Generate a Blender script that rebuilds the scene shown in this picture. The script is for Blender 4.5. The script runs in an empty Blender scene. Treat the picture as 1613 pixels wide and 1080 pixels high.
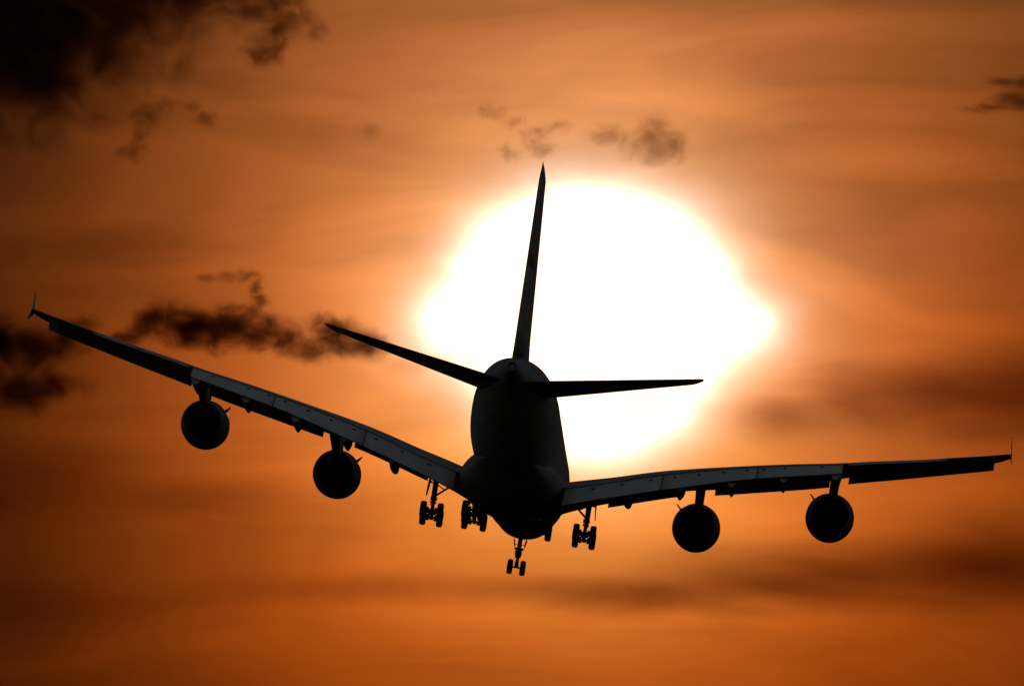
import bpy, bmesh, math, random
from mathutils import Vector, Matrix
R = math.radians
C = bpy.context.scene.collection
scene = bpy.context.scene

# ------------------------------------------------------------------ camera
CAM_EL = R(9.2)
cam_d = bpy.data.cameras.new('camera')
cam = bpy.data.objects.new('camera', cam_d); C.objects.link(cam)
cam.location = (0, 0, 1.7)
cam.rotation_euler = (R(90) + CAM_EL, 0, 0)
cam_d.sensor_width = 36; cam_d.lens = 435.0
cam_d.clip_start = 1; cam_d.clip_end = 60000
scene.camera = cam

# ------------------------------------------------------------------ exposure
EXPO = -1.6
scene.view_settings.view_transform = 'Standard'
scene.view_settings.look = 'None'
scene.view_settings.exposure = EXPO
scene.view_settings.gamma = 1
scene.view_settings.use_curve_mapping = False
scene.render.engine = 'CYCLES'
scene.cycles.use_denoising = True
scene.cycles.max_bounces = 6
scene.cycles.volume_max_steps = 256
scene.render.film_transparent = False

# ------------------------------------------------------------------ sun + sky
SUN_AZ, SUN_EL = R(0.39), R(9.30)
sd = Vector((math.sin(SUN_AZ)*math.cos(SUN_EL), math.cos(SUN_AZ)*math.cos(SUN_EL), math.sin(SUN_EL)))
sr = Vector((math.cos(SUN_AZ), -math.sin(SUN_AZ), 0))
su = sr.cross(sd)
sun_l = bpy.data.lights.new('sun', 'SUN'); sun_l.energy = 2.0; sun_l.angle = R(0.5); sun_l.color = (1, .62, .32)
sun = bpy.data.objects.new('sun', sun_l); C.objects.link(sun)
sun.rotation_euler = (-sd).to_track_quat('-Z', 'Y').to_euler()

world = bpy.data.worlds.new('World'); scene.world = world; world.use_nodes = True
NT = world.node_tree; NT.nodes.clear()

class G:
    """small helper that writes math chains into a node tree"""
    def __init__(s, nt): s.nt = nt
    def n(s, t, **kw):
        x = s.nt.nodes.new(t)
        for k, v in kw.items(): setattr(x, k, v)
        return x
    def put(s, sock, v):
        if isinstance(v, bpy.types.NodeSocket): s.nt.links.new(v, sock)
        else: sock.default_value = v
    def m(s, op, a, b=None, c=None, clamp=False):
        x = s.n('ShaderNodeMath', operation=op, use_clamp=clamp)
        s.put(x.inputs[0], a)
        if b is not None: s.put(x.inputs[1], b)
        if c is not None: s.put(x.inputs[2], c)
        return x.outputs[0]
    def v(s, op, a, b=None):
        x = s.n('ShaderNodeVectorMath', operation=op)
        s.put(x.inputs[0], a)
        if b is not None: s.put(x.inputs[1], b)
        return x.outputs['Value'] if op in ('DOT_PRODUCT', 'LENGTH') else x.outputs['Vector']
    def xyz(s, a, b, c):
        x = s.n('ShaderNodeCombineXYZ')
        for i, q in enumerate((a, b, c)): s.put(x.inputs[i], q)
        return x.outputs[0]
    def mr(s, a, f0, f1, t0=0., t1=1., smooth=False):
        x = s.n('ShaderNodeMapRange', clamp=True)
        if smooth: x.interpolation_type = 'SMOOTHSTEP'
        s.put(x.inputs[0], a)
        for i, q in enumerate((f0, f1, t0, t1)): s.put(x.inputs[1+i], q)
        return x.outputs[0]
    def ramp(s, a, stops, interp='LINEAR'):
        x = s.n('ShaderNodeValToRGB'); cr = x.color_ramp; cr.interpolation = interp
        while len(cr.elements) > 1: cr.elements.remove(cr.elements[-1])
        cr.elements[0].position = stops[0][0]; cr.elements[0].color = (*stops[0][1], 1)
        for p, c in stops[1:]:
            e = cr.elements.new(p); e.color = (*c, 1)
        s.put(x.inputs[0], a)
        return x.outputs[0]
    def noise(s, vec, scale, detail=3., rough=.55, dist=0.):
        x = s.n('ShaderNodeTexNoise')
        s.put(x.inputs['Vector'], vec); x.inputs['Scale'].default_value = scale
        x.inputs['Detail'].default_value = detail; x.inputs['Roughness'].default_value = rough
        x.inputs['Distortion'].default_value = dist
        return x.outputs[0]

g = G(NT)
UNIT = 19.49                                  # sky units per radian about the sun (1 unit = 2.94 degrees)
tc = g.n('ShaderNodeTexCoord')
d = g.v('NORMALIZE', tc.outputs['Generated'])
ds = g.v('DOT_PRODUCT', d, tuple(sd))
dsc = g.m('MAXIMUM', ds, .05)
u = g.m('MULTIPLY', g.m('DIVIDE', g.v('DOT_PRODUCT', d, tuple(sr)), dsc), UNIT)
v = g.m('MULTIPLY', g.m('DIVIDE', g.v('DOT_PRODUCT', d, tuple(su)), dsc), UNIT)
ang = g.m('MULTIPLY', g.m('ARCCOSINE', g.m('MINIMUM', ds, 1.0)), UNIT)

# wide glow of the sunset, brightest a little to the right of and below the sun disc
gx = g.m('MULTIPLY', g.m('ADD', u, .02), 1.0); gy = g.m('MULTIPLY', g.m('ADD', v, .03), g.mr(v, -.3, .3, .90, 1.0))
near_r = g.m('SQRT', g.m('ADD', g.m('MULTIPLY', gx, gx), g.m('MULTIPLY', gy, gy)))
rfar = g.m('MINIMUM', g.m('MAXIMUM', near_r, g.m('MULTIPLY', ang, .6)), 8.0)
pos = g.m('SQRT', g.m('DIVIDE', rfar, 8.0))
P = lambda r: math.sqrt(r/8.)
far = g.ramp(pos, [(0, (.97, .45, .18)), (P(.20), (.92, .40, .14)), (P(.32), (.78, .275, .080)), (P(.42), (.62, .185, .048)), (P(.52), (.47, .118, .024)),
                   (P(.65), (.35, .080, .013)), (P(.8), (.225, .050, .0075)), (P(.95), (.13, .030, .005)), (P(1.1), (.075, .019, .0045)),
                   (P(1.5), (.045, .014, .0045)), (P(3), (.026, .011, .006)), (1, (.009, .006, .005))])
tint = g.ramp(g.mr(v, -.6, .6), [(0, (1.10, .78, .26)), (.25, (1.05, .82, .38)), (.5, (1.04, .90, .70)), (.75, (1.03, 1.07, 1.12)), (1, (1.10, 1.42, 2.1))])
# long thin veils of cirrostratus
st1 = g.noise(g.xyz(g.m('MULTIPLY', u, .9), g.m('MULTIPLY', v, 3.4), 16.81), 1.6, 4., .5, .9)
st2 = g.noise(g.xyz(g.m('MULTIPLY', u, 1.6), g.m('MULTIPLY', v, 15.), 8.1), 1.5, 4., .55, .2)
veil = g.m('ADD', g.mr(st1, .3, .7, .70, 1.20), g.mr(st2, .3, .7, -.03, .03))
veil = g.m('MULTIPLY', veil, g.mr(u, -1.05, -.35, .62, 1., smooth=True))
c1 = g.n('ShaderNodeMix', data_type='RGBA', blend_type='MULTIPLY'); c1.inputs[0].default_value = 1
g.put(c1.inputs[6], far); g.put(c1.inputs[7], tint)
c2 = g.v('SCALE', c1.outputs[2]); sc_node = NT.nodes[-1]; g.put(sc_node.inputs['Scale'], veil)

# the blown-out aureole: the sun seen through thin cloud, an uneven outline
wn = g.noise(g.xyz(g.m('MULTIPLY', u, 4.), g.m('MULTIPLY', v, 7.), 1.3), 1.3, 3., .5)
wn2 = g.noise(g.xyz(g.m('MULTIPLY', u, 4.), g.m('MULTIPLY', v, 7.), 21.), 1.3, 3., .5)
uw = g.m('ADD', u, g.mr(wn, .25, .75, -.013, .013)); vw = g.m('ADD', v, g.mr(wn2, .25, .75, -.010, .010))
def lobe(cx, cy, rx, ry):
    a = g.m('DIVIDE', g.m('SUBTRACT', uw, cx), rx); b = g.m('DIVIDE', g.m('SUBTRACT', vw, cy), ry)
    q = g.m('SQRT', g.m('ADD', g.m('MULTIPLY', a, a), g.m('MULTIPLY', b, b)))
    a2 = g.m('DIVIDE', a, rx); b2 = g.m('DIVIDE', b, ry)
    k1 = g.m('MAXIMUM', g.m('SQRT', g.m('ADD', g.m('MULTIPLY', a2, a2), g.m('MULTIPLY', b2, b2))), .001)
    return g.m('DIVIDE', g.m('MULTIPLY', q, g.m('SUBTRACT', q, 1.)), k1)
dist = None
for L in [(-.005, .018, .228, .192), (.010, -.100, .135, .112), (.135, -.012, .130, .055), (-.150, -.005, .118, .065)]:
    q = lobe(*L)
    dist = q if dist is None else g.m('SMOOTH_MIN', dist, q, .04)
dp = g.m('MAXIMUM', dist, 0.)
def halo(col, w):
    q = g.v('SCALE', col)
    g.put(NT.nodes[-1].inputs['Scale'], g.m('EXPONENT', g.m('DIVIDE', dp, -w))); return q
nr = g.v('ADD', halo((1.0, .93, .88), .027), halo((.20, .12, .045), .11))
glow = g.v('ADD', c2, nr)
front = g.m('MULTIPLY', g.mr(ds, .0, .5, smooth=True), g.mr(g.v('DOT_PRODUCT', d, (0, 0, 1)), -.02, .02, smooth=True))
bg1 = g.n('ShaderNodeBackground'); g.put(bg1.inputs[0], glow); g.put(bg1.inputs[1], g.m('MULTIPLY', front, 2**(-EXPO)))
sky = g.n('ShaderNodeTexSky', sky_type='NISHITA', sun_disc=False)
sky.sun_elevation = SUN_EL; sky.sun_rotation = SUN_AZ; sky.altitude = 0; sky.air_density = 1.0; sky.dust_density = 3.0; sky.ozone_density = 1.0
bg2 = g.n('ShaderNodeBackground'); veilc = g.n('ShaderNodeMix', data_type='RGBA', blend_type='MULTIPLY'); veilc.inputs[0].default_value = 1     # the same warm haze tints the rest of the sky
NT.links.new(sky.outputs[0], veilc.inputs[6]); veilc.inputs[7].default_value = (1, .80, .64, 1); g.put(bg2.inputs[0], veilc.outputs[2])
# towards the sun the clear sky is covered by the thick orange overcast
g.put(bg2.inputs[1], g.m('MULTIPLY', g.mr(ds, .75, .1, smooth=True), 0.15))
addn = g.n('ShaderNodeAddShader'); NT.links.new(bg1.outputs[0], addn.inputs[0]); NT.links.new(bg2.outputs[0], addn.inputs[1])
wo = g.n('ShaderNodeOutputWorld'); NT.links.new(addn.outputs[0], wo.inputs[0])

# ------------------------------------------------------------------ materials
def mat(name, base, rough=.4, metal=0., var=.08, scale=.6, coat=0., seams=False):
    m = bpy.data.materials.new(name); m.use_nodes = True
    nt = m.node_tree; q = G(nt); b = nt.nodes['Principled BSDF']
    t = q.n('ShaderNodeTexCoord')
    nz = q.noise(t.outputs['Object'], scale, 5., .6)
    lo = tuple(c*(1-var) for c in base); hi = tuple(min(1, c*(1+var)) for c in base)
    col = q.ramp(nz, [(.3, lo), (.7, hi)])
    if seams:      # riveted skin joints round the barrel and along it, with streaks of grime
        sp = q.n('ShaderNodeSeparateXYZ'); nt.links.new(t.outputs['Object'], sp.inputs[0])
        def joint(c, pitch, w):
            f = q.m('ABSOLUTE', q.m('SUBTRACT', q.m('FRACT', q.m('DIVIDE', c, pitch)), .5))
            return q.mr(f, 0., w/pitch, .45, 1.)
        j = q.m('MULTIPLY', joint(sp.outputs[1], 2.65, .05), joint(sp.outputs[2], 1.9, .04))
        gr = q.noise(q.v('MULTIPLY', t.outputs['Object'], (1.6, .12, 1.6)), 1.2, 4., .6)
        j = q.m('MULTIPLY', j, q.mr(gr, .35, .65, .72, 1.))
        col = q.v('SCALE', col); q.put(nt.nodes[-1].inputs['Scale'], j)
    q.put(b.inputs['Base Color'], col)
    q.put(b.inputs['Roughness'], q.mr(nz, .3, .7, max(0, rough-.06), rough+.08))
    b.inputs['Metallic'].default_value = metal
    b.inputs['Specular IOR Level'].default_value = .22
    b.inputs['Coat Weight'].default_value = coat
    return m
M = {
    'body': mat('pale_fuselage_paint', (.36, .385, .42), .5, 0, .07, .25, 0, True),
    'wing': mat('grey_wing_paint', (.46, .47, .49), .62, 0, .08, .4),
    'flap': mat('pale_grey_flap_paint', (.60, .61, .62), .45, 0, .06, .5),
    'dark': mat('dark_grey_metal', (.06, .06, .065), .45, .6, .2, 2.),
    'nacelle': mat('blue_grey_nacelle_paint', (.14, .155, .18), .5, 0, .08, .6),
    'steel': mat('oily_steel', (.16, .16, .165), .4, .8, .25, 3.),
    'tyre': mat('black_tyre_rubber', (.02, .02, .02), .85, 0, .25, 4.),
    'soot': mat('sooty_duct_metal', (.012, .0115, .0115), .6, .3, .3, 2.),
}

# ------------------------------------------------------------------ mesh helpers
class MB:
    def __init__(s): s.v = []; s.f = []; s.mi = []; s.sm = []
    def face(s, idx, mi=0, sm=True): s.f.append(idx); s.mi.append(mi); s.sm.append(sm)
    def loft(s, rings, mi=0, sm=True, cap0=True, cap1=True, closed=True, capmi=None):
        n = len(rings[0]); o = len(s.v)
        for r in rings: s.v += [tuple(p) for p in r]
        for i in range(len(rings)-1):
            for j in range(n if closed else n-1):
                k = (j+1) % n
                s.face((o+i*n+j, o+i*n+k, o+(i+1)*n+k, o+(i+1)*n+j), mi, sm)
        cm = mi if capmi is None else capmi
        if cap0: s.face(tuple(o+j for j in range(n))[::-1], cm, False)
        if cap1: s.face(tuple(o+(len(rings)-1)*n+j for j in range(n)), cm, False)
    def lathe(s, prof, axis='y', n=40, mi=0, origin=(0, 0, 0), mis=None):
        """prof: list of (pos along axis, radius)"""
        o = len(s.v); ox, oy, oz = origin
        for a, r in prof:
            for j in range(n):
                t = 2*math.pi*j/n; c, q = r*math.cos(t), r*math.sin(t)
                p = {'y': (c, a, q), 'x': (a, c, q), 'z': (c, q, a)}[axis]
                s.v.append((p[0]+ox, p[1]+oy, p[2]+oz))
        for i in range(len(prof)-1):
            for j in range(n):
                k = (j+1) % n
                s.face((o+i*n+j, o+i*n+k, o+(i+1)*n+k, o+(i+1)*n+j), mis[i] if mis else mi, True)
    def tube(s, p0, p1, r0, r1=None, n=12, mi=0):
        r1 = r0 if r1 is None else r1
        p0, p1 = Vector(p0), Vector(p1); d = (p1-p0).normalized()
        a = d.orthogonal().normalized(); b = d.cross(a)
        s.loft([[p+(a*math.cos(2*math.pi*j/n)+b*math.sin(2*math.pi*j/n))*r for j in range(n)] for p, r in ((p0, r0), (p1, r1))], mi)
    def box(s, c, e, mi=0, rot=None):
        pts = [Vector((x*e[0]/2, y*e[1]/2, z*e[2]/2)) for z in (-1, 1) for x, y in ((-1, -1), (1, -1), (1, 1), (-1, 1))]
        if rot is not None: pts = [rot @ p for p in pts]
        pts = [p+Vector(c) for p in pts]
        s.loft([pts[:4], pts[4:]], mi, False)
    def prism(s, poly, axis_vec, th, mi=0):
        a = Vector(axis_vec)*th/2
        s.loft([[Vector(p)-a for p in poly], [Vector(p)+a for p in poly]], mi, False)
    def build(s, name, mats, parent=None, loc=(0, 0, 0), bevel=0):
        me = bpy.data.meshes.new(name); me.from_pydata(s.v, [], s.f)
        for m in (mats if isinstance(mats, list) else [mats]): me.materials.append(m)
        bm = bmesh.new(); bm.from_mesh(me)
        bm.faces.ensure_lookup_table()
        for f, mi, sm in zip(bm.faces, s.mi, s.sm): f.material_index = mi; f.smooth = sm
        bmesh.ops.recalc_face_normals(bm, faces=bm.faces)
        bm.to_mesh(me); bm.free()
        o = bpy.data.objects.new(name, me); C.objects.link(o); o.location = loc
        if parent: o.parent = parent
        return o
def copy_tree(o, parent=None):
    c = o.copy(); C.objects.link(c); c.parent = parent
    for ch in o.children: copy_tree(ch, c)
    return c
def lerp(a, b, t): return a+(b-a)*t
def interp(tab, x):
    if x <= tab[0][0]: return tab[0][1]
    for (x0, y0), (x1, y1) in zip(tab, tab[1:]):
        if x <= x1: return lerp(y0, y1, (x-x0)/(x1-x0))
    return tab[-1][1]
def smooth_interp(tab, x):
    """Catmull-Rom through a table"""
    n = len(tab)
    if x <= tab[0][0]: return tab[0][1]
    if x >= tab[-1][0]: return tab[-1][1]
    for i in range(n-1):
        if tab[i][0] <= x <= tab[i+1][0]:
            x0, y0 = tab[i]; x1, y1 = tab[i+1]; h = x1-x0; t = (x-x0)/h
            m0 = (y1-tab[i-1][1])/(x1-tab[i-1][0]) if i > 0 else (y1-y0)/h
            m1 = (tab[i+2][1]-y0)/(tab[i+2][0]-x0) if i+2 < n else (y1-y0)/h
            return ((2*t**3-3*t*t+1)*y0+(t**3-2*t*t+t)*h*m0+(-2*t**3+3*t*t)*y1+(t**3-t*t)*h*m1)

# ------------------------------------------------------------------ the airliner
# body frame: x to starboard, y forward (y = 36 - station from the nose), z up; metres
air = bpy.data.objects.new('airliner', None); C.objects.link(air)
air.location = (.504, 988.53, 152.98)
air.rotation_euler = (R(1.427), R(8.748), R(-1.172))
air['label'] = 'four-engined double-deck airliner in dark silhouette before the sun, banking with gear and flaps down'
air['category'] = 'airplane'
Y = lambda s: 36.-s

def sup(xc, zc, hw, ht, hb, n, ex):
    out = []
    for j in range(n):
        t = 2*math.pi*j/n; c, q = math.cos(t), math.sin(t)
        out.append((xc+hw*math.copysign(abs(c)**(2/ex), c), zc+(ht if q > 0 else hb)*math.copysign(abs(q)**(2/ex), q)))
    return out

# --- fuselage
FT = [(0, -.95), (.3, -.45), (.9, .25), (2, 1.2), (3.5, 2.35), (5, 3.3), (7, 4.1), (9.5, 4.5), (12, 4.6), (30, 4.6), (48, 4.6), (52, 4.58), (56, 4.5), (60, 4.3), (64, 3.78), (67, 3.25), (69, 2.84), (70.2, 2.58)]
FB = [(0, -1.05), (.3, -1.5), (.9, -2.05), (2, -2.75), (3.5, -3.3), (5, -3.2), (7, -3.36), (9.5, -3.48), (12, -3.58), (16, -3.72), (20, -3.8), (30, -3.8), (46, -3.8), (48, -3.72), (52, -3.1), (56, -2.15), (60, -1.05), (64, .1), (67, 1.0), (69, 1.55), (70.2, 1.9)]
FW = [(0, .06), (.3, .65), (.9, 1.25), (2, 2.0), (3.5, 2.65), (5, 3.05), (7, 3.38), (9.5, 3.54), (12, 3.57), (30, 3.57), (47, 3.57), (50, 3.55), (53, 3.45), (56, 3.26), (60, 2.78), (64, 2.05), (67, 1.38), (69, .82), (70.2, .42)]
mb = MB(); rings = []
ss = [0, .12, .3, .6, .9, 1.4, 2, 2.7, 3.5, 4.2, 5, 6, 7, 8.2, 9.5, 12]+[12+k*2 for k in range(1, 18)]+[47+k for k in range(24)]+[70.2]
for s in ss:
    t, b_, w = smooth_interp(FT, s), smooth_interp(FB, s), smooth_interp(FW, s)
    zc = (t+b_)/2
    rings.append([(x, Y(s), z) for x, z in sup(0, zc, w, t-zc, zc-b_, 64, 2.15)])
mb.loft(rings)
fus = mb.build('fuselage', M['body'], air)
mb = MB()
rings = []
for s, hw, zt, zb, ex in [(16, 1.2, -3.2, -3.72, 2.2), (18, 2.5, -2.6, -3.85, 2.2), (21, 3.4, -1.9, -3.92, 2.2), (25, 4.0, -1.1, -4.05, 2.2), (29, 4.28, -.7, -4.35, 2.2), (33, 4.33, -.6, -4.75, 2.3), (37, 4.33, -.6, -5.1, 2.4), (40, 4.28, -.65, -5.12, 2.4), (43, 3.98, -.9, -4.85, 2.3), (45.5, 3.5, -1.3, -4.35, 2.3), (48, 2.85, -1.8, -3.8, 2.2), (50.5, 2.2, -2.1, -3.15, 2.2), (52, 1.6, -2.3, -2.9, 2.2)]:
    zc = -3.0 if s < 46 else (zt+zb)/2
    full = sup(0, zc, hw, 1.3*(zt-zc), zc-zb, 48, 1.65); low = sup(0, zc, hw, zt-zc, zc-zb, 48, min(ex, 2.4))
    rings.append([(a[0], Y(s), a[1]) if a[1] > zc else (b_[0], Y(s), b_[1]) for a, b_ in zip(full, low)])
mb.loft(rings); mb.build('belly_fairing', M['body'], fus)
mb = MB()      # exhaust of the auxiliary power unit in the tail cone
mb.lathe([(Y(69.6), .36), (Y(70.5), .36), (Y(70.52), .33), (Y(70.5), .29), (Y(69.7), .25), (Y(69.69), .001)], n=24, origin=(0, 0, 2.26), mis=[0, 0, 0, 1, 1])
mb.build('exhaust_outlet', [M['dark'], M['soot']], fus)
mb = MB()      # teardrop access panel under the outlet
mb.loft([[(.30, Y(70.0), 1.86), (-.30, Y(70.0), 1.86), (-.2, Y(69.0), 1.50), (.2, Y(69.0), 1.50)], [(.24, Y(70.15), 1.80), (-.24, Y(70.15), 1.80), (-.16, Y(69.1), 1.40), (.16, Y(69.1), 1.40)]], sm=False)
mb.build('tail_hatch', M['dark'], fus)
# --- lifting surfaces
def foil(n=14, tc=.12, camber=.0, t0=0., t1=1., te=.004):
    """closed section, list of (chord fraction, height / chord): upper from aft to front, lower from front to aft"""
    def th(x): return 5*tc*(.2969*math.sqrt(x)-.126*x-.3516*x*x+.2843*x**3-.1036*x**4)+te*x
    cb = lambda x: camber*4*x*(1-x)
    xs = [t0+(t1-t0)*(1-math.cos(math.pi*k/n))/2 for k in range(n+1)] if t0 == 0 else [t0+(t1-t0)*k/n for k in range(n+1)]
    up = [(x, cb(x)+th(x)) for x in reversed(xs)]
    lo = [(x, cb(x)-th(x)) for x in (xs[1:] if t0 == 0 else xs)]
    return up+lo
LE = lambda x: 22.1+.72*(x-3.57) if x < 38.2 else 47.03+.5*(x-38.2)+.9*(x-38.2)**2
TE = lambda x: 41.5+.04*(x-3.57) if x < 13.5 else 41.9+.365*(x-13.5)
ZTE = [(2.5, -3.4), (3.57, -3.15), (4.4, -2.98), (6.5, -2.44), (8.1, -1.98), (11.6, -.92), (14.85, -.17), (19, .54), (22.3, 1.03), (26, 1.5), (28.15, 1.86), (32.6, 2.5), (34.5, 2.83), (38.2, 3.45), (39.4, 3.66)]
ZLE = [(2.5, -2.85), (3.57, -2.5), (5.2, -1.95), (6.5, -1.6), (8, -1.28), (10.8, -.65), (13.5, -.12), (16.1, .1), (18.8, .43), (22.8, .93), (25.2, 1.27), (26.8, 1.6), (30.85, 2.2), (34.7, 2.8), (38.25, 3.36), (39.4, 3.62)]
TC = [(2.5, .105), (8, .10), (14, .105), (26, .095), (39, .085)]
zte = lambda x: smooth_interp(ZTE, x)
zle = lambda x: smooth_interp(ZLE, x)
ZFL = [(3.5, -4.95), (4.5, -4.63), (6.65, -3.93), (8.1, -3.5), (12.1, -2.28), (14.8, -1.58), (19.1, -.60), (22.6, -.01), (26.3, .60)]
def wing_ring(x, side, t0=0., t1=1.):
    l, t = LE(x), TE(x); c = t-l; tc = interp(TC, x)
    return [(side*x, Y(lerp(l, t, a)), lerp(zle(x), zte(x), a)+h*c) for a, h in foil(14, tc, .012, t0, t1, .006)]
def wing_lower(x, s):
    l, t = LE(x), TE(x); c = t-l; a = min(1, max(0, (s-l)/c)); tc = interp(TC, x)
    th = 5*tc*(.2969*math.sqrt(a)-.126*a-.3516*a*a+.2843*a**3-.1036*a**4)
    return lerp(zle(x), zte(x), a)-th*c+.048*a*(1-a)*c
def span(a, b, n): return [lerp(a, b, k/n) for k in range(n+1)]

def canoe(w, h, ln, rnd=False):
    """flap track fairing, origin at the aft end of its flat top, nose at y = +ln"""
    m = MB(); rings = []
    prof = [(ln, .04, .05), (ln*.92, .3, .35), (ln*.78, .62, .62), (ln*.6, .86, .84), (ln*.42, .98, .97), (ln*.25, 1, 1), (ln*.12, .98, 1.0), (0, .9, .95)]
    for y, fw, fh in prof:
        a, b = w*fw/2, h*fh
        drop = -.08*max(0, ln*.3-y)
        if rnd: sec = [(a*math.cos(t), -b*.5+b*.5*math.sin(t)) for t in [2*math.pi*k/16 for k in range(16)]]
        else: sec = [(a, .0), (a*.98, -.12*b), (a*.62, -.6*b), (a*.3, -.92*b), (0, -b), (-a*.3, -.92*b), (-a*.62, -.6*b), (-a*.98, -.12*b), (-a, .0)]
        rings.append([(x, y+(.35*z if y == 0 and not rnd else 0), z+drop) for x, z in sec])
    if rnd:
        for dy, f in ((-.25, .85), (-.42, .55), (-.5, .15)):
            last = rings[7]; zc = sum(p[2] for p in last)/len(last)
            rings.append([(p[0]*f, dy, zc+(p[2]-zc)*f) for p in last])
    m.loft(rings)
    return m

fair_v = canoe(.95, .52, 6.2)
fair_r = canoe(.80, .75, 6.5, True)
def make_wing(side):
    mb = MB()
    mb.loft([wing_ring(x, side) for x in [2.6]+span(3.57, 13.5, 14)+span(14.2, 26.65, 14)])
    mb.loft([wing_ring(x, side, 0, .755) for x in span(26.66, 38.2, 12)])
    mb.loft([wing_ring(x, side) for x in [38.21, 38.5, 38.8, 39.05, 39.25, 39.4]])
    w = mb.build('wing', M['wing'], air)
    # ailerons
    for a, b, droop in ((26.72, 30.68, .16), (30.74, 34.5, .16), (34.56, 38.15, .02)):
        mb = MB(); rings = []
        for x in span(a, b, 4):
            r = wing_ring(x, side, .765, 1.)
            yh, ya = r[14][1], r[0][1]
            rings.append([(p[0], p[1], p[2]-droop*(yh-p[1])/(yh-ya)) for p in r])
        mb.loft(rings); mb.build('aileron', M['wing'], w)
    # flaps: three panels, deflected about forty degrees
    for a, b in ((4.42, 12.02), (12.1, 19.55), (19.63, 26.3)):
        mb = MB(); rings = []
        for x in span(a, b, 8):
            s0, z0 = TE(x)-.55, zte(x)-.10
            s1, z1 = TE(x)+1.7, smooth_interp(ZFL, x)-.06
            ch = Vector((s1-s0, z1-z0)); L = ch.length; e = ch/L; nrm = Vector((-e.y, e.x))
            if nrm.y < 0: nrm = -nrm
            sec = []
            for q, h in foil(8, .15, .02, 0, 1, .008):
                p = Vector((s0, z0))+e*q*L+nrm*h*L
                sec.append((side*x, Y(p.x), p.y))
            rings.append(sec)
        mb.loft(rings)
        # small dark hinge brackets set along the upper edge of the panel
        xs = [x for x in (6.7, 9.0, 11.2, 13.1, 15.0, 16.9, 18.8, 20.1, 21.8, 24.7) if a < x < b]
        for x in xs:
            s0, z0 = TE(x)-.55, zte(x)-.10; s1, z1 = TE(x)+1.7, smooth_interp(ZFL, x)-.06
            ch = Vector((s1-s0, z1-z0)); L = ch.length; e = ch/L
            q = .42; p = Vector((s0, z0))+e*q*L; nrm = Vector((-e.y, e.x)); nrm = nrm if nrm.y > 0 else -nrm
            p += nrm*.085*L
            mb.box((side*x, Y(p.x), p.y), (.34, .2, .10), 1, Matrix.Rotation(math.atan2(-e.y, e.x), 3, 'X'))
        mb.build('flap', [M['flap'], M['dark']], w)
    # slats
    for a, b, sc in ((7.45, 13.55, 1.0), (16.1, 25.3, 1.0), (26.8, 38.25, .95)):
        mb = MB(); rings = []
        for x in span(a, b, 8):
            k = sc*lerp(1.05, .92, (x-7)/31)
            sec = [(.75, .30), (.35, .34), (-.05, .24), (-.36, .04), (-.56, -.22), (-.66, -.48), (-.62, -.66), (-.50, -.69), (-.30, -.55), (-.02, -.28), (.2, .0), (.5, .2)]
            rings.append([(side*x, Y(LE(x)+ds_*k), zle(x)+dz*k) for ds_, dz in sec])
        mb.loft(rings); mb.build('slat', M['wing'], w)
    # wing tip fence
    mb = MB()
    poly = [(39.42*side, Y(48.9), 3.60), (39.36*side, Y(50.9), 4.85), (39.34*side, Y(51.7), 5.02), (39.42*side, Y(51.55), 3.62), (39.64*side, Y(52.0), 2.72), (39.62*side, Y(51.2), 2.80)]
    mb.prism(poly, (1, 0, 0), .035); mb.build('wingtip_fence', M['wing'], w)
    # flap track fairings
    for x, src in ((9.5, fair_r), (13.55, fair_v), (17.65, fair_v), (21.75, fair_v), (25.85, fair_v)):
        s_end = TE(x)+(1.2 if src is fair_v else .5)
        f = src.build('flap_fairing', M['wing'], w)
        zt = interp(ZFL, x)+((.16 if x > 15 else .42) if src is fair_v else .55)
        f.location = (side*x, Y(s_end), zt)
        f.rotation_euler = (R(-6.0), 0, 0)
    return w
wings = [make_wing(s) for s in (-1, 1)]

# --- tail
mb = MB()
LET = lambda x: 58.4+.70*x; TET = lambda x: 67.6+.26*x
def stab_ring(x, side, t0=0., t1=1.):
    l, t = LET(x), TET(x)
    if x > 14: l += .9*(x-14)**2*1.6
    zl, zt = 1.30+.140*x, 1.42+.130*x
    return [(side*x, Y(lerp(l, t, a)), lerp(zl, zt, a)+h*(t-l)) for a, h in foil(12, .095, -.005, t0, t1, .004)]
for side in (-1, 1):
    mb = MB(); mb.loft([stab_ring(x, side, 0, .70) for x in [.6]+span(1.2, 14, 8)])
    mb.loft([stab_ring(x, side) for x in (14.01, 14.4, 14.75, 14.95)])
    h = mb.build('horizontal_stabilizer', M['body'], air)
    for a, b in ((1.15, 7.40), (7.42, 13.99)):
        mb = MB(); mb.loft([stab_ring(x, side, .71, 1.) for x in span(a, b, 4)]); mb.build('elevator', M['body'], h)
LEF = lambda z: 53.6+.945*(z-4.5); TEF = lambda z: 66.4+.385*(z-4.2)
def fin_ring(z, t0=0., t1=1., zs=0.):
    l, t = LEF(z), TEF(z)
    if z > 17.4: l += 1.6*(z-17.4)**1.5
    if z < 6: l -= 1.1*(6-z)**1.6*.5
    tip = math.sqrt(max(.02, 1-max(0, (z-17.3)/1.13)**1.6))
    return [(h*(t-l)*tip, Y(lerp(l, t, a)), z) for a, h in foil(12, .094, 0, t0, t1, .004)]
mb = MB(); mb.loft([fin_ring(z, 0, .68) for z in [3.2, 3.8, 4.4, 5, 5.6]+span(6.2, 17.4, 8)])
mb.loft([fin_ring(z) for z in (17.42, 17.7, 18.0, 18.25, 18.42)])
fin = mb.build('vertical_stabilizer', M['body'], air)
for a, b in ((4.35, 10.6), (10.66, 17.38)):
    mb = MB(); mb.loft([fin_ring(z, .69, 1.) for z in span(a, b, 4)]); mb.build('rudder', M['body'], fin)

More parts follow.
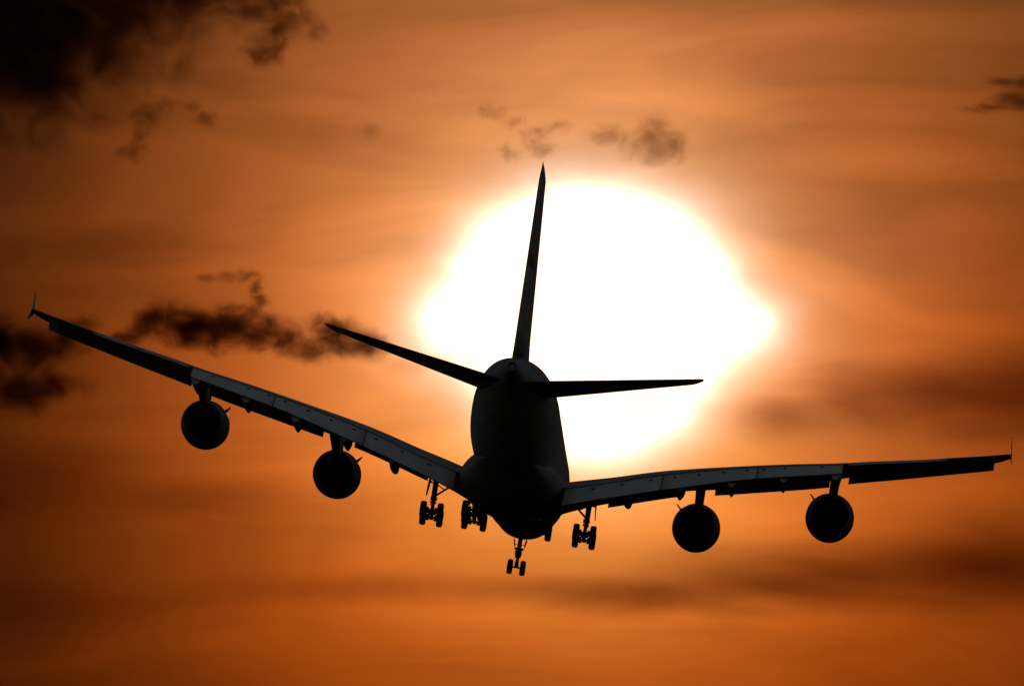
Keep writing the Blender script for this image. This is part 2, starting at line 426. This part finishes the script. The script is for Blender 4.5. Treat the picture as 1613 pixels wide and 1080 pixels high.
# --- engines: origin on the axis at the widest section
def make_engine(side):
    mb = MB()
    outer = [(2.30, 1.50), (2.42, 1.57), (2.38, 1.66), (2.1, 1.80), (1.5, 1.92), (.7, 1.98), (-.2, 1.965), (-1.2, 1.86), (-2.2, 1.68), (-3.0, 1.50), (-3.02, 1.475)]
    inner = [(-2.6, 1.47), (-1.6, 1.45), (-.6, 1.43), (-.58, .80)]
    mb.lathe(outer+inner, n=56, mis=[0]*9+[0]+[1]*4)
    mb.lathe([(2.30, 1.50), (1.6, 1.44), (1.1, 1.42), (1.1, .42), (1.5, .3), (1.95, .02)], n=48, mi=1)
    e = mb.build('engine', [M['nacelle'], M['soot']], air)
    mb = MB()
    mb.lathe([(-.55, .98), (-1.5, 1.02), (-2.6, .98), (-3.6, .80), (-4.2, .66), (-4.22, .62), (-3.8, .60), (-3.7, .40), (-4.6, .30), (-5.2, .05), (-5.21, .001)], n=40)
    mb.build('exhaust_cone', M['soot'], e)
    mb = MB(); rings = []
    for y, w, z0, z1 in [(.9, .10, 1.75, 1.96), (.2, .42, 1.6, 2.16), (-1.2, .62, 1.4, 2.36), (-3.2, .70, .95, 2.52), (-4.6, .72, .9, 2.75), (-6.2, .74, 1.25, 3.0), (-8.2, .78, 1.65, 3.1), (-10.5, .74, 1.95, 3.0), (-12.5, .5, 2.2, 2.8), (-13.6, .12, 2.4, 2.6)]:
        a = w/2
        rings.append([(a, y, z1), (-a, y, z1), (-a, y, lerp(z0, z1, .25)), (-a*.55, y, z0), (a*.55, y, z0), (a, y, lerp(z0, z1, .25))])
    mb.loft(rings); mb.build('pylon', M['nacelle'], e)
    mb = MB(); t = R(42); q = Vector((-side*math.cos(t), 0, math.sin(t)))
    P_ = lambda y, r: q*r+Vector((0, y, 0))
    mb.prism([P_(1.35, 1.90), P_(.35, 2.46), (P_(-.15, 2.50)), P_(-.25, 1.92)], Vector((0, 1, 0)).cross(q), .06)
    mb.build('strake', M['nacelle'], e)
    return e
ENG = [(14.89, Y(22.5), -2.42), (25.7, Y(29.9), -.88)]
for side in (-1, 1):
    e = make_engine(side); e.location = (side*ENG[0][0]-.11, ENG[0][1], ENG[0][2]); e.rotation_euler = (R(.8), 0, R(side*1.0))
    c = copy_tree(e, air); c.location = (side*ENG[1][0]-.11, ENG[1][1], ENG[1][2])

# --- landing gear
def wheel_mesh(rad, wid):
    m = MB(); h = wid/2
    prof = [(-h*.75, rad*.50), (-h*.95, rad*.62), (-h, rad*.80), (-h*.86, rad*.93), (-h*.55, rad*.99), (0, rad), (h*.55, rad*.99), (h*.86, rad*.93), (h, rad*.80), (h*.95, rad*.62), (h*.75, rad*.50)]
    m.lathe(prof, 'x', 32, 0)
    for sg in (-1, 1):
        m.lathe([(sg*h*.75, rad*.50), (sg*h*.55, rad*.47), (sg*h*.30, rad*.30), (sg*h*.45, rad*.18), (sg*h*.6, rad*.12), (sg*h*.6, .001)], 'x', 24, 1)
    return m
main_wheel = wheel_mesh(.70, .50).build('wheel', [M['tyre'], M['steel']])
nose_wheel = wheel_mesh(.635, .45).build('wheel', [M['tyre'], M['steel']])
used = {'main': False, 'nose': False}
def add_wheel(src, key, parent, loc):
    if not used[key]: w = src; used[key] = True
    else: w = src.copy(); C.objects.link(w)
    w.parent = parent; w.location = loc
def bogie(mb, x, s, z, half, axle, tilt, n):
    """beam and axles, front axle low; returns axle centres"""
    out = []
    f = Vector((0, math.cos(tilt), -math.sin(tilt)))
    c = Vector((x, Y(s), z))
    mb.tube(c+f*(half+.15), c-f*(half+.15), .17, .17)
    for k in range(n):
        p = c+f*(half-2*half*k/(n-1))
        mb.tube(p-Vector((axle, 0, 0)), p+Vector((axle, 0, 0)), .10)
        for sg in (-1, 1):     # brake packs
            mb.tube(p+Vector((sg*axle*.34, 0, 0)), p+Vector((sg*axle*.72, 0, 0)), .27, .25, 16)
            mb.tube(p+Vector((sg*axle*.30, 0, -.20)), c+f*(half*.3-half*.6*k/(n-1))+Vector((sg*.12, 0, -.24)), .035)
        out.append(p)
    return out
def strut(mb, top, bot, r0, r1, split=.6):
    top, bot = Vector(top), Vector(bot); mid = top.lerp(bot, split)
    mb.tube(top, mid, r0, r0*.95); mb.tube(mid+Vector((0, 0, .12)), mid-Vector((0, 0, .16)), r0*1.35, r0*1.3, 14); mb.tube(mid, bot, r1)
for side in (-1, 1):       # wing gear, four wheels each
    x = 6.25*side; s = 34.1; z = -5.89
    mb = MB(); axles = bogie(mb, x, s, z, .85, .69, R(13), 2)
    strut(mb, (x, Y(s), -2.3), (x, Y(s), z+.1), .21, .155, .66)
    mb.tube((x-side*.1, Y(s)+.1, -4.35), (x-side*1.45, Y(s)+.5, -3.15), .085); mb.tube((x-side*.02, Y(s)+.1, -3.4), (x-side*.75, Y(s)+.35, -3.75), .05)
    mb.tube((x, Y(s)+.1, -4.0), (x, Y(s)+2.4, -2.4), .1)
    mb.tube((x, Y(s)-.2, -4.75), (x, Y(s)-.62, -5.25), .07); mb.tube((x, Y(s)-.62, -5.25), (x, Y(s)-.25, z+.1), .07)
    mb.tube((x+side*.24, Y(s), -2.6), (x+side*.20, Y(s)-.02, -5.2), .03)
    mb.box((x, Y(s), z+.16), (.62, .6, .42)); mb.box((x, Y(s)-.1, -4.95), (.5, .34, .16))
    gobj = mb.build('wing_gear', M['steel'], air)
    for p in axles:
        for sg in (-1, 1): add_wheel(main_wheel, 'main', gobj, p+Vector((sg*.69, 0, 0)))
    mb = MB()
    xd = x+side*.52
    mb.prism([(xd, Y(s)+1.5, -2.6), (xd, Y(s)-.9, -2.7), (xd+side*.06, Y(s)-.75, -3.5), (xd+side*.14, Y(s)-.1, -4.3), (xd+side*.14, Y(s)+.6, -4.4), (xd+side*.06, Y(s)+1.3, -3.6)], (1, 0, .1*side), .07)
    mb.tube((x, Y(s), -3.35), (xd+side*.04, Y(s), -3.35), .06); mb.tube((x, Y(s), -2.9), (xd, Y(s)+.3, -3.3), .04)
    mb.build('gear_door', M['wing'], gobj)
for side in (-1, 1):       # body gear, six wheels each
    x = 2.65*side; s = 37.4; z = -5.92
    mb = MB(); axles = bogie(mb, x, s, z, 1.68, .76, R(9.5), 3)
    strut(mb, (x, Y(s), -3.6), (x, Y(s), z+.1), .24, .19, .5)
    mb.tube((x, Y(s)+.1, -4.9), (x, Y(s)+2.2, -4.2), .1); mb.tube((x-.3*side, Y(s), -4.4), (x-.18*side, Y(s), -5.5), .05); mb.tube((x+.32*side, Y(s), -4.4), (x+.2*side, Y(s), -5.5), .05)
    mb.box((x, Y(s), z+.2), (.5, .8, .5))
    gobj = mb.build('body_gear', M['steel'], air)
    for p in axles:
        for sg in (-1, 1): add_wheel(main_wheel, 'main', gobj, p+Vector((sg*.76, 0, 0)))
    mb = MB(); xd = x+side*.55
    mb.prism([(xd, Y(s)+1.6, -4.6), (xd, Y(s)-1.2, -4.6), (xd, Y(s)-1.0, -5.0), (xd, Y(s)+1.2, -5.05)], (1, 0, 0), .06)
    mb.build('gear_door', M['wing'], gobj)
x, s, z = 0, 5.5, -5.92    # nose gear, two wheels
mb = MB()
strut(mb, (0, Y(s)+.1, -3.2), (0, Y(s), z), .19, .125, .62)
mb.tube((0, Y(s), -5.0), (0, Y(s), z-.06), .13, .19)
mb.tube((-.53, Y(s), z), (.53, Y(s), z), .07)
mb.tube((0, Y(s)+.1, -4.4), (0, Y(s)+1.7, -3.5), .07)
mb.box((0, Y(s), -4.72), (.56, .42, .36)); mb.box((0, Y(s)+.05, -4.38), (.5, .38, .2)); mb.box((0, Y(s)+.05, -5.02), (.46, .36, .18))
mb.tube((.30, Y(s), -4.36), (.30, Y(s)+.2, -4.36), .10); mb.tube((-.30, Y(s), -4.36), (-.30, Y(s)+.2, -4.36), .10)
mb.tube((0, Y(s)-.15, -5.0), (0, Y(s)-.5, -5.4), .05); mb.tube((0, Y(s)-.5, -5.4), (0, Y(s)-.12, -5.75), .05)
ng = mb.build('nose_gear', M['steel'], air)
for sg in (-1, 1): add_wheel(nose_wheel, 'nose', ng, Vector((sg*.535, Y(s), z)))
for sg in (-1, 1):
    mb = MB()
    mb.prism([(sg*.52, Y(s)+1.3, -3.5), (sg*.52, Y(s)-.75, -3.6), (sg*.44, Y(s)-.6, -4.1), (sg*.40, Y(s)+1.0, -4.15)], (1, 0, 0), .05)
    mb.tube((sg*.15, Y(s), -4.05), (sg*.44, Y(s), -3.95), .03)
    mb.build('gear_door', M['body'], ng)

# ------------------------------------------------------------------ clouds: bodies of dark vapour nine kilometres off, behind the airliner
CLOUD_D = 9000.
KM = CLOUD_D/19490.                             # metres there per sky step (1 step = 0.00294 degrees)
def sky_dir(a, b):
    """unit direction a steps right of and b steps above the camera's heading"""
    q = Vector((a/19490., 1, 0)); el = CAM_EL
    q = Vector((a/19490., math.cos(el)-b/19490.*math.sin(el), math.sin(el)+b/19490.*math.cos(el)))
    return q
def cloud(label, centre, blobs, tau, colour=(.16, .08, .04), thr=.06, gain=.85, amp=.62, nscale=2.2, seed=0., stretch=(1, .3, 1.35), detail=7., name='cloud', dist=CLOUD_D):
    """blobs: (x, z, rx, rz) in steps about the centre; built as a lumpy body filled with absorbing vapour"""
    k = dist/19490.
    pts = []
    for bx, bz, rx, rz in blobs:
        ry = .55*min(rx, rz)+.12*max(rx, rz)
        for i in range(9):
            ph = math.pi*(i/8-.5)
            for j in range(14):
                t = 2*math.pi*j/14
                pts.append((k*(bx+1.08*rx*math.cos(ph)*math.cos(t)), k*1.08*ry*math.cos(ph)*math.sin(t), k*(bz+1.08*rz*math.sin(ph))))
    bm = bmesh.new()
    for p in pts: bm.verts.new(p)
    r = bmesh.ops.convex_hull(bm, input=bm.verts)
    junk = [e for e in r['geom_interior']+r['geom_unused'] if isinstance(e, bmesh.types.BMVert)]
    bmesh.ops.delete(bm, geom=list(set(junk)), context='VERTS')
    me = bpy.data.meshes.new(name); bm.to_mesh(me); bm.free()
    o = bpy.data.objects.new(name, me); C.objects.link(o)
    o.location = Vector(cam.location)+sky_dir(*centre)*dist
    o['label'] = label; o['category'] = 'cloud'; o['group'] = 'dark clouds in the sunset sky'
    m = bpy.data.materials.new('cloud_vapour'); m.use_nodes = True; nt = m.node_tree; nt.nodes.clear(); q = G(nt)
    t = q.n('ShaderNodeTexCoord'); p = t.outputs['Object']
    p = q.v('SCALE', p); nt.nodes[-1].inputs['Scale'].default_value = 1/(100*k)     # units of 100 steps
    pn = q.v('ADD', q.v('MULTIPLY', p, stretch), (seed, seed*.7, seed*1.3))
    nz = q.noise(pn, nscale, detail, .62, .8)
    # the billows push the outline about as well as thinning it
    wv = q.n('ShaderNodeTexNoise'); q.put(wv.inputs['Vector'], pn); wv.inputs['Scale'].default_value = nscale*.8; wv.inputs['Detail'].default_value = 3
    off = q.v('SUBTRACT', wv.outputs['Color'], (.5, .5, .5)); off = q.v('SCALE', off); nt.nodes[-1].inputs['Scale'].default_value = .5*min(1., min(min(b[2], b[3]) for b in blobs)/45)
    pw = q.v('ADD', p, off)
    fld = None
    for bx, bz, rx, rz in blobs:
        ry = .55*min(rx, rz)+.12*max(rx, rz)
        e = q.v('MULTIPLY', q.v('SUBTRACT', pw, (bx/100, 0, bz/100)), (100/rx, 100/ry, 100/rz))
        w = q.m('SUBTRACT', 1., q.v('LENGTH', e))
        fld = w if fld is None else q.m('SMOOTH_MAX', fld, w, .4)
    val = q.m('ADD', q.m('SUBTRACT', fld, thr), q.m('MULTIPLY', q.m('SUBTRACT', nz, .5), 2*amp))
    edge = q.mr(fld, .0, .3, smooth=True)
    den = q.m('MULTIPLY', q.m('POWER', q.mr(val, .0, 1/gain, smooth=True), 1.35), edge)
    ymean = sum(.55*min(b[2], b[3])+.12*max(b[2], b[3]) for b in blobs)/len(blobs)*k
    va = q.n('ShaderNodeVolumeAbsorption'); va.inputs[0].default_value = (*colour, 1)
    q.put(va.inputs[1], q.m('MULTIPLY', den, tau/ymean))
    out = q.n('ShaderNodeOutputMaterial'); nt.links.new(va.outputs[0], out.inputs['Volume'])
    me.materials.append(m)
    return o
def px(x, y): return (x-806.5, 540-y)
def rel(c, lst): return [(x-c[0], c[1]-y, rx*1.5, ry*1.5) for x, y, rx, ry in lst]
def mkcloud(label, c, lst, tau, **kw): return cloud(label, px(*c), rel(c, lst), tau, **kw)

mkcloud('large black cloud bank filling the upper left corner of the sky', (130, 60), [(10, 40, 190, 180), (120, 20, 190, 140), (245, -20, 190, 92), (75, 138, 85, 70), (350, -25, 130, 55)], 7.0, gain=.75, amp=.45, nscale=1.3, seed=1.)
mkcloud('small dark ragged cloud just right of the black corner bank', (440, 45), [(415, 80, 36, 34), (440, 45, 34, 34), (440, 5, 48, 26), (470, 28, 34, 26), (495, 50, 28, 22), (395, 20, 30, 18)], 2.2, seed=4.)
mkcloud('faint hooked wisp below the black corner bank', (245, 205), [(298, 167, 24, 15), (262, 165, 34, 15), (230, 184, 30, 19), (222, 212, 22, 24), (205, 243, 28, 22), (325, 185, 24, 16)], 1.0, seed=7., amp=.8, nscale=3.2)
mkcloud('dark cloud bank at the left edge behind the port wing tip', (40, 560), [(-10, 540, 110, 46), (60, 548, 70, 42), (110, 530, 44, 28), (138, 508, 24, 18), (80, 606, 62, 30), (20, 620, 70, 40)], 4.2, seed=2., amp=.42, nscale=1.6)
mkcloud('long dark brown cloud between the port wing and the tailplane tip', (400, 525), [(200, 530, 34, 18), (250, 504, 48, 32), (310, 518, 64, 40), (360, 520, 66, 38), (415, 524, 56, 30), (455, 534, 46, 26), (490, 550, 40, 22), (530, 528, 50, 36), (575, 545, 40, 28)], 5.0, seed=11., amp=.42)
mkcloud('curled wisp above the long dark brown cloud', (380, 455), [(330, 438, 24, 10), (357, 435, 26, 12), (388, 432, 28, 14), (402, 454, 16, 17), (411, 475, 15, 18), (398, 490, 18, 12), (374, 482, 16, 9)], 1.5, seed=15., nscale=3.4)
mkcloud('small smoky cloud high to the right of the fin', (1010, 215), [(1035, 203, 34, 26), (1015, 225, 40, 28), (1060, 224, 32, 28), (965, 214, 46, 20), (1030, 240, 50, 24)], 1.25, seed=21., colour=(.25, .15, .08), amp=.7)
mkcloud('thin grey wisp high to the left of the fin', (820, 210), [(775, 178, 26, 13), (805, 190, 30, 12), (848, 206, 36, 17), (805, 243, 26, 18), (882, 198, 28, 14), (845, 230, 36, 18)], .85, seed=25., colour=(.3, .18, .1), amp=.8, nscale=3.)
mkcloud('tiny grey puff of cloud alone in the upper sky', (583, 208), [(583, 208, 18, 15)], .5, seed=28., colour=(.3, .2, .1), amp=.6)
mkcloud('dark streaky cloud at the upper right edge', (1590, 150), [(1605, 160, 56, 16), (1555, 168, 44, 10), (1620, 130, 46, 18), (1580, 128, 34, 10)], 2.0, seed=31., stretch=(.6, .3, 2.0))
mkcloud('glowing torn cloud edge below the tailplane before the sun', (690, 600), [(650, 575, 60, 26), (700, 572, 50, 24), (738, 575, 26, 16)], .6, seed=35., amp=.6, nscale=1.8, colour=(.80, .55, .30))
mkcloud('soft dark stratus band at right above the starboard wing', (1500, 610), [(1480, 612, 190, 62), (1610, 618, 190, 78), (1340, 616, 130, 60), (1230, 645, 90, 56)], 1.25, seed=38., gain=1.0, amp=.35, nscale=.8, colour=(.30, .08, .02), stretch=(.4, .3, 1.4), detail=4.)
mkcloud('soft dark stratus band at right below the starboard engines', (1350, 900), [(1570, 893, 250, 78), (1280, 912, 270, 54), (1000, 930, 260, 40)], 1.7, seed=41., gain=1.0, amp=.35, nscale=.8, colour=(.25, .08, .04), stretch=(.3, .3, 1.4), detail=4.)
mkcloud('wide dim stratus band at left below the port wing', (250, 800), [(40, 770, 240, 75), (300, 790, 200, 50), (60, 950, 230, 50), (600, 935, 330, 36)], .65, seed=45., gain=1.0, amp=.35, nscale=.7, colour=(.3, .12, .06), stretch=(.3, .3, 1.4), detail=4.)
